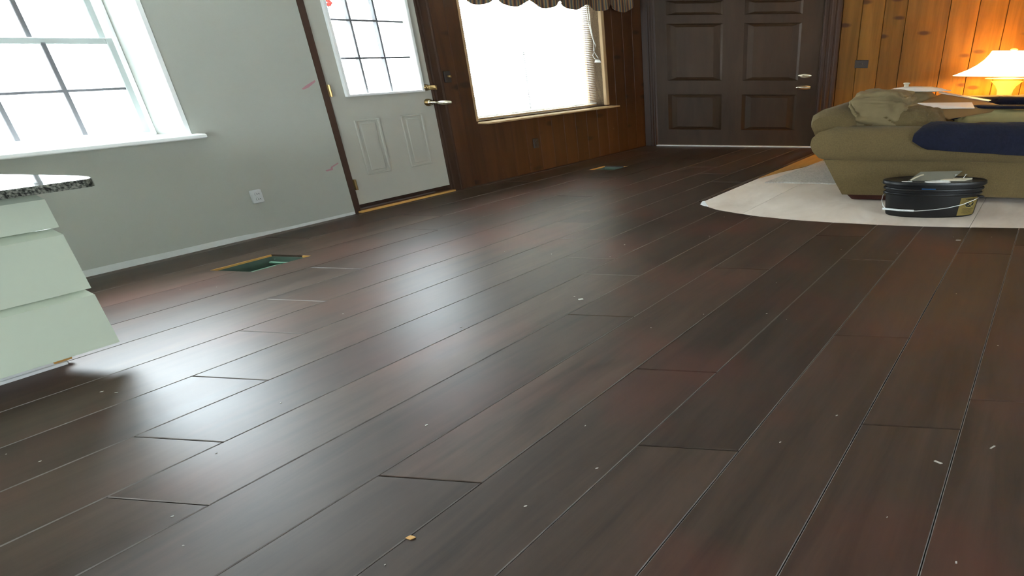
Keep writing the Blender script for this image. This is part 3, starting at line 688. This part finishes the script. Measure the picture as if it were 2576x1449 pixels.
# back cushions: first one slumped with folds
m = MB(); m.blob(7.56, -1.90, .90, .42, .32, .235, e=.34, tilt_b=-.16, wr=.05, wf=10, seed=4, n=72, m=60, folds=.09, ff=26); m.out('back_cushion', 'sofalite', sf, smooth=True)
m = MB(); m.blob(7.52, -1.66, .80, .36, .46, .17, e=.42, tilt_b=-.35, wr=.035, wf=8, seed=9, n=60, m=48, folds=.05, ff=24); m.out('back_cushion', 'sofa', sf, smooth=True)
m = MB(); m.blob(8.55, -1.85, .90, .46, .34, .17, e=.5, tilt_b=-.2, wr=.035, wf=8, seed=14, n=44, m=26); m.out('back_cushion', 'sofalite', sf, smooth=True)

m = MB(); m.blob(8.35, -.46, .755, .20, .72, .115, e=.45, wr=.03, wf=12, seed=21, n=60, m=28); m.out('throw_pillow', 'pillow', base=P(8.35, -.46, .6), smooth=True, label='pale yellow green pillow lying on the sofa seat beyond the near arm', cat='pillow')

# navy blankets
def drape(tab_s, b_list, off, name, label, a_off=0, seed=0, mat='navy', flip=False, zoff=0):
    """sheet laid over the arm roll; for each b a range of profile parameter"""
    pr = [(6.772, .50), (6.765, .56), (6.765, .62), (6.782, .69), (6.82, .755), (6.885, .80), (6.97, .815), (7.06, .815), (7.15, .79), (7.205, .73), (7.215, .66)]
    def pt(s):
        s = max(0, min(.9999, s)) * (len(pr) - 1); i = int(s); f = s - i
        return pr[i][0] + (pr[i + 1][0] - pr[i][0]) * f, pr[i][1] + (pr[i + 1][1] - pr[i][1]) * f
    m = MB(); rings = []; n = 22
    for (b, s0, s1) in b_list:
        outr, inr = [], []
        for i in range(n + 1):
            s = s0 + (s1 - s0) * i / n; a, z = pt(s)
            d = off * (.55 + .45 * math.sin(math.pi * min(1, max(0, i / n)))) + .012 * noise.noise(Vector((b * 4, s * 7, seed))) + .006 * noise.noise(Vector((b * 14, s * 18, seed)))
            nx, nz = (a - 6.99), (z - .60); L_ = math.hypot(nx, nz); nx /= L_; nz /= L_
            A_ = a + nx * d; A_in = a + nx * .004
            if flip: A_, A_in = 14 - A_, 14 - A_in
            outr.append(P(A_ + a_off, b, z + nz * d + zoff)); inr.append(P(A_in + a_off, b, z + nz * .004 + zoff))
        rings.append(outr + inr[::-1])
    m.loft(rings)
    return m.out(name, mat, base=P(6.9 + a_off, -.2, .7), smooth=True, auto=70, label=label, cat='blanket')
bl_ = []
for i in range(40):
    t = i / 39; b = -1.36 + 2.25 * t
    lo = .17 - .12 * min(1, t * 1.5) + .10 * max(0, 1 - t * 14); hi = .80 - .42 * max(0, 1 - t * 9) ** 2
    bl_.append((b, max(.01, lo), hi))
drape(None, bl_, .045, 'blanket', 'navy blue fleece blanket draped over the near sofa arm', seed=3)
m = MB(); m.blob(9.36, -.30, .888, .25, 1.0, .075, e=.5, wr=.03, wf=9, seed=31, n=60, m=20); m.out('blanket', 'navy', base=P(9.0, -.3, .78), smooth=True, label='dark navy blanket bundled over the far sofa arm below the lamp', cat='blanket')
m = MB(); rings = []
for i in range(26):
    t = i / 25
    a = 8.18 + .10 * math.sin(t * 2.2); b = -1.20 + .02 * t + (.32 * t ** 2 if t < .5 else .08 + .5 * (t - .5)); z = .90 - .34 * t ** 1.2
    wdt = .13 + .03 * math.sin(t * 7)
    rings.append([P(a - .03, b - wdt, z + .008), P(a - .06, b, z + .02), P(a - .03, b + wdt, z + .006), P(a + .03, b + wdt, z - .006), P(a + .03, b - wdt, z - .006)])
m.loft(rings); m.out('scarf', 'navy', base=P(8.2, -1.1, .6), smooth=True, auto=60, label='narrow navy cloth hanging down left of the yellow green pillow', cat='cloth')
m = MB(); m.blob(8.27, -.45, .905, .10, .86, .022, e=.6, wr=.01, seed=5, n=50, m=10); m.out('scarf', 'navy', base=P(8.27, -.45, .88), smooth=True, label='navy cloth band lying along the top of the yellow green pillow', cat='cloth')

# items on top of the cushions
t = thing('white_tray', P(8.35, -1.75, 1.09), 'shallow white tray resting on the tops of the sofa cushions', 'tray')
m = MB(); c = P(8.35, -1.72, 1.075); m.lathe(c, Z, Vector((1, 0, 0)), Vector((0, .30, 0)), [(.20, 0), (.36, .012), (.43, .014), (.43, .019), (.37, .024), (.30, .045), (.18, .062), (.02, .066)], 40); m.out('tray_body', 'whiteplastic', t, smooth=True, auto=50)
m = MB(); m.lathe(P(8.32, -1.86, 1.135), Z, Vector((1, 0, 0)), Vector((0, .32, 0)), [(.030, 0), (.030, .03), (.042, .034), (.042, .05), (.02, .053)], 18); m.out('cream_bottle_cap', 'block', base=P(8.32, -1.86, 1.135), smooth=True, auto=40, label='small cream bottle cap standing on the white tray', cat='cap')
def sheet(name, mat, pts, th, label, cat):
    m = MB(); lo = [Vector(p) - Z * th for p in pts]; m.hexa([*lo, *pts]); return m.out(name, mat, base=pts[0].copy(), label=label, cat=cat)
sheet('cardboard_sheet', 'card', [P(7.9, -1.636, .952), P(7.92, -1.207, .80), P(8.36, -.507, .885), P(8.72, -1.43, 1.050)], .012, 'tan cardboard sheet sloping down from the cushions towards the lamp side', 'cardboard')
sheet('plastic_strip', 'whiteplastic', [P(7.95, -1.62, .975), P(7.93, -1.40, .915), P(8.12, -.95, .905), P(8.32, -1.02, .955)], .008, 'pale bluish white plastic strip lying on the lower edge of the tan cardboard', 'strip')
sheet('paper_strip', 'plate', [P(8.70, -1.50, 1.062), P(8.60, -1.50, 1.050), P(8.48, -.84, .958), P(8.60, -.82, .962)], .006, 'narrow white paper strip lying along the upper edge of the tan cardboard', 'strip')

# ------------------------------------------------------------------ side table, lamp, small boxes
t = thing('side_table', P(10.2, -.8, 0), 'dark side table under the glowing lamp behind the sofa', 'table')
m = MB(); m.box(9.75, 10.65, -1.70, .2, .81, .845, .01); m.out('tabletop', 'tablewood', t)
m = MB(); m.box(9.80, 10.60, -1.60, .1, .74, .81, .005); m.out('apron', 'tablewood', t)
for fa in (9.80, 10.52):
    for fb in (-1.6, -.05): m = MB(); m.box(fa, fa + .07, fb, fb + .15, .0, .74, .006); m.out('leg', 'tablewood', t)
K = Vector((1, 0, 0)); KY = Vector((0, 1 / 3.0, 0)); LC = P(10.2, -.80, 0)
lp = thing('table_lamp', P(10.2, -.80, .845), 'lit table lamp with flared white shade against the orange pine wall', 'lamp')
m = MB(); m.lathe(LC + Z * .845, Z, K, KY, [(.26, 0), (.26, .012), (.20, .02), (.13, .03), (.115, .08), (.125, .14), (.16, .20), (.22, .25), (.25, .275), (.10, .28)], 36); m.out('lamp_base', 'ceramic', lp, smooth=True, auto=60)
m = MB(); m.lathe(LC + Z * 1.14, Z, K, KY, [(.10, 0), (.33, .008), (.345, .014), (.33, .02), (.10, .026)], 36); m.out('lamp_collar', 'ceramic', lp, smooth=True)
m = MB(); m.lathe(LC + Z * 1.16, Z, K, KY, [(.03, 0), (.03, .10)], 12); m.out('lamp_socket', 'brass', lp)
m = MB(); so = [(.845, 0), (.80, .014), (.62, .085), (.50, .15), (.41, .22), (.345, .30), (.33, .335), (.315, .345)]
m.lathe(LC + Z * 1.195, Z, K, KY, so + [(r - .012, z - .004) for r, z in so[::-1]], 48, cap0=False, cap1=False); shade = m.out('lamp_shade', 'shade', lp, smooth=True)
m = MB(); m.tube([LC + Z * 1.50 + K * -.33, LC + Z * 1.50 + K * .33], .006, 6); m.tube([LC + Z * 1.24, LC + Z * 1.545], .006, 6); m.out('harp', 'brass', shade)
m = MB(); m.lathe(LC + Z * 1.54, Z, K, KY, [(.02, 0), (.055, .008), (.06, .016), (.04, .026), (.01, .032)], 16); m.out('finial', 'ceramic', lp, smooth=True)
MT['bulb'] = plain('glowing_bulb', (1, .9, .7), .5, emis=(1, .62, .25, 14))
m = MB(); m.lathe(LC + Z * 1.255, Z, Vector((.07, 0, 0)), Vector((0, .05, 0)), [(.3, 0), (.8, .03), (1, .06), (.8, .09), (.3, .11)], 16); m.out('bulb', 'bulb', lp, smooth=True)
for dz, e in ((1.31, 62),):
    L_ = bpy.data.lights.new('lamp_light', 'POINT'); L_.energy = e; L_.color = (1, .46, .06); L_.shadow_soft_size = .09
    o = bpy.data.objects.new('lamp_light', L_); COL.objects.link(o); o.location = LC + Z * dz - Vector((0, .14, 0)) * 0
    o.location = LC + Z * dz
t = thing('tissue_box', P(9.95, -1.25, .845), 'small peach box with a dark lid on the side table left of the lamp', 'box')
m = MB(); m.box(9.90, 10.05, -1.42, -1.00, .846, .895, .004); m.out('box_body', 'block', t)
m = MB(); m.box(9.88, 10.07, -1.46, -.98, .895, .918, .006); m.out('box_lid', 'blackink', t)
m = MB(); m.box(9.85, 9.95, -.42, -.12, .846, .905, .004); m.out('small_box', 'card', base=P(9.9, -.3, .846), label='small orange box on the side table right of the lamp foot', cat='box')
m = MB(); m.box(9.83, 9.93, -.92, -.74, .846, .900, .006); m.out('small_jar', 'ceramic', base=P(9.88, -.8, .846), label='little amber glass block in front of the lamp foot', cat='jar')

# ------------------------------------------------------------------ bucket
BX = Vector((1, 0, 0)); BY = Vector((0, .315, 0)); BC = P(6.31, -.98, 0)
bk = thing('bucket', BC + Z * -.006, 'black plastic bucket with lid, wire handle and gold label by the sofa', 'bucket')
m = MB(); m.lathe(BC + Z * -.006, Z, BX, BY, [(.44, 0), (.455, .006), (.462, .02), (.487, .225), (.50, .228), (.508, .238), (.505, .248), (.49, .252), (.492, .272), (.512, .276), (.518, .288), (.512, .298), (.497, .302), (.502, .338)], 72); body = m.out('bucket_body', 'bucket', bk, smooth=True, auto=45)
m = MB(); m.lathe(BC + Z * .318, Z, BX, BY, [(.505, 0), (.53, .002), (.536, .012), (.53, .038), (.52, .044), (.50, .043), (.49, .039), (.30, .039), (.02, .039)], 72, cap0=False); lid = m.out('bucket_lid', 'bucket', bk, smooth=True, auto=45)
# handle: wire bail hanging in front, grip at its lowest left point
hp = []
def bpt(x, y, z): return BC + Vector((x, y, z))
hl = [(-.475, .035, .222), (-.52, -.02, .205), (-.548, -.08, .165), (-.545, -.13, .125), (-.52, -.165, .098)]
hr = [(-.52, -.165, .098), (-.35, -.185, .086), (-.22, -.19, .083), (-.05, -.188, .094), (.10, -.182, .112), (.24, -.172, .142), (.36, -.155, .185), (.43, -.135, .215)]
m = MB(); m.tube([bpt(*p) for p in hl + hr[1:]], .0042, 8); hd = m.out('bail_handle', 'wire', bk, smooth=True)
m = MB(); m.tube([bpt(-.56, -.165, .103), bpt(-.40, -.182, .091), bpt(-.25, -.19, .086)], .010, 10); m.out('grip', 'whiteplastic', hd, smooth=True)
m = MB(); m.lathe(bpt(.43, -.125, .217), Vector((0, -1, 0)), Vector((.035, 0, 0)), Vector((0, 0, .012)), [(1, 0), (1, .02), (.5, .025)], 12); m.out('handle_ear', 'bucket', hd); m = MB(); m.lathe(bpt(-.475, .03, .222), Vector((-1, 0, 0)), Vector((0, .03, 0)), Vector((0, 0, .012)), [(1, 0), (1, .02)], 12); m.out('handle_ear', 'bucket', hd)
# label printed patch, curved on the body (angle measured from +x)
def brad(z): return .462 + (z + .006 - .02) / .205 * .025
def onb(an, z, d=.0015): r = brad(z) + d; return BC + Vector((r * math.cos(an), -r * .315 * math.sin(an) - d * .5, z))
def patch(an0, an1, z0, z1, d, mat, parent, name, n=10):
    m = MB(); ring = []
    for i in range(n + 1):
        an = an0 + (an1 - an0) * i / n; ring.append([onb(an, z0, d), onb(an, z1, d), onb(an, z1, d - .0012), onb(an, z0, d - .0012)])
    m.loft(ring); return m.out(name, mat, parent)
lab = patch(1.06, .42, .012, .20, .003, 'gold', body, 'gold_label')
def curve_on(pts, rad, name, mat='blackink'):
    m = MB(); m.tube([onb(an, z, .0045) for an, z in pts], rad, 6); return m.out(name, mat, bk)
ac, zc = .74, .128
MT['goldlight'] = plain('pale_gold_print', (.38, .30, .09), .5)
curve_on([(ac + .165 * math.cos(q), zc + .034 * math.sin(q)) for q in [i * 2 * math.pi / 28 for i in range(29)]], .0028, 'emblem_ring', 'goldlight')
m = MB(); c0 = [onb(ac + .155 * math.cos(i * 2 * math.pi / 28), zc + .032 * math.sin(i * 2 * math.pi / 28), .0038) for i in range(28)]; m.face(m.verts(c0)); m.out('emblem_disc', 'blackink', bk)
curve_on([(ac + .08, zc + .022), (ac + .0, zc - .004), (ac - .10, zc - .022)], .0024, 'emblem_stroke', 'goldlight')
curve_on([(ac - .09, zc + .020), (ac - .03, zc + .006), (ac + .07, zc - .018)], .0024, 'emblem_stroke', 'goldlight')
for z, x0, x1 in ((.184, .92, .62), (.176, .86, .56), (.082, .96, .56), (.072, .90, .50), (.060, .94, .58), (.050, .88, .55), (.040, .95, .60), (.030, .86, .52)):
    curve_on([(x0 + (x1 - x0) * i / 6, z) for i in range(7)], .0013 if z < .1 else .0026, 'print_line')
m = MB(); m.tube([BC + Vector((.512 * math.cos(a_) , -.168 * math.sin(a_), .300)) for a_ in (1.95, 1.85, 1.75, 1.68)], .005, 6); m.out('blue_tab', 'blue', body)

# clutter on the bucket lid
LZ = .3575
def lidp(x, y, z=LZ): return BC + Vector((x, y, z))
m = MB(); th = .006
q = [lidp(-.30, -.05), lidp(.13, -.05), lidp(.29, .06, LZ + .072), lidp(-.14, .06, LZ + .066)]
m.hexa([*(p for p in q), *(p + Vector((0, -.006, th)) for p in q)], .001); m.out('grey_scraper_sheet', 'cardgrey', base=q[0].copy(), label='grey rectangular sheet leaning up on the bucket lid', cat='sheet')
m = MB(); m.tube([lidp(-.275, -.060, LZ + .010), lidp(-.235, -.045, LZ + .028), lidp(-.165, -.02, LZ + .05), lidp(-.13, -.0, LZ + .052)], .0075, 8); m.out('cream_stick', 'block', base=lidp(-.275, -.06), smooth=True, label='short cream stick along the left edge of the grey sheet on the lid', cat='stick')
m = MB(); q0 = (.0, -.075); m.hexa([lidp(.02, -.065), lidp(.27, -.065), lidp(.38, .0), lidp(.13, .0), lidp(.02, -.065, LZ + .016), lidp(.27, -.065, LZ + .016), lidp(.38, .0, LZ + .020), lidp(.13, .0, LZ + .020)], .002); m.out('wood_offcut', 'block', base=lidp(.15, -.03), label='flat cream wood offcut on the right half of the bucket lid', cat='offcut')
m = MB(); m.lathe(lidp(-.02, -.105, LZ), Z, BX * .13, BY * .17, [(1, 0), (1, .003), (.9, .004)], 32); m.out('white_disc', 'whiteplastic', base=lidp(-.02, -.115), label='white oval disc at the front of the bucket lid', cat='disc')
m = MB(); m.lathe(lidp(-.32, -.08, LZ), Z, BX * .055, BY * .05, [(1, 0), (1, .003), (.9, .004)], 20); m.out('white_disc', 'whiteplastic', base=lidp(-.32, -.08), label='smaller white oval chip left on the bucket lid', cat='disc')
m = MB(); m.lathe(lidp(.045, -.075, LZ), Z, BX * .07, BY * .06, [(1, 0), (1, .006), (.9, .008)], 20); m.out('white_disc', 'whiteplastic', base=lidp(.045, -.075), label='white oval piece touching the left end of the wood offcut', cat='disc')
for x, z, lab_ in ((.20, .05, 'short nail standing in the middle of the wood offcut'), (.30, .055, 'short nail standing nearer the right end of the wood offcut')):
    m = MB(); m.tube([lidp(x - .02, -.01, LZ + .019), lidp(x, -.01, LZ + z)], .0025, 6); m.lathe(lidp(x, -.01, LZ + z), Z, Vector((.014, 0, 0)), Vector((0, .006, 0)), [(1, 0), (1, .003)], 10); m.out('nail', 'wire', base=lidp(x - .02, -.01, LZ + .019), label=lab_, cat='nail')

# ------------------------------------------------------------------ debris on the floor
def crumb(a, b, la, lb_, h, rot, mat, name, label, group=None):
    c, s_ = math.cos(rot), math.sin(rot); m = MB(); pts = [(-la, -lb_), (la * .8, -lb_ * .9), (la, lb_), (-la * .9, lb_ * .7)]
    m.prism([(a + x * c - y * s_, b + (x * s_ + y * c)) for x, y in pts], .0004, h); return m.out(name, mat, base=P(a, b, 0), label=label, cat='debris', group=group)
crumb(1.415, -1.806, .008, .014, .004, .3, 'chip', 'wood_chip', 'tan wood chip on the dark planks near the bottom edge')
crumb(2.042, -.09, .004, .02, .003, .5, 'speck', 'wood_splinter', 'white splinter on the planks toward the lower right, the left one of two')
crumb(2.173, .116, .014, .004, .003, .6, 'speck', 'wood_splinter', 'white splinter on the planks nearest the lower right edge')
crumb(5.345, -.529, .006, .022, .004, 0, 'speck', 'wood_splinter', 'pale splinter on the dark floor just in front of the bare floor edge')
crumb(3.66, -2.81, .014, .012, .003, .8, 'speck', 'wood_splinter', 'pale splinter on the dark floor at the middle of the room')
rnd = random.Random(11)
sp = [(1.30, -2.54), (1.289, -1.772), (2.16, -1.70), (5.986, -2.973), (1.492, .072), (3.14, -3.206), (3.64, -5.559), (2.36, -.617)]
while len(sp) < 48:
    a = rnd.uniform(1.3, 5.6); b = rnd.uniform(-6.2, 1.2)
    if b < -4.3 and a < 2.9: continue
    sp.append((a, b))
for a, b in sp:
    f = rnd.uniform(.35, .95)
    crumb(a, b, .0035 * f, .006 * f, .002, rnd.uniform(0, 3), 'speck', 'dust_speck', 'tiny pale dust speck lying on the dark planks', 'dust specks on the planks')
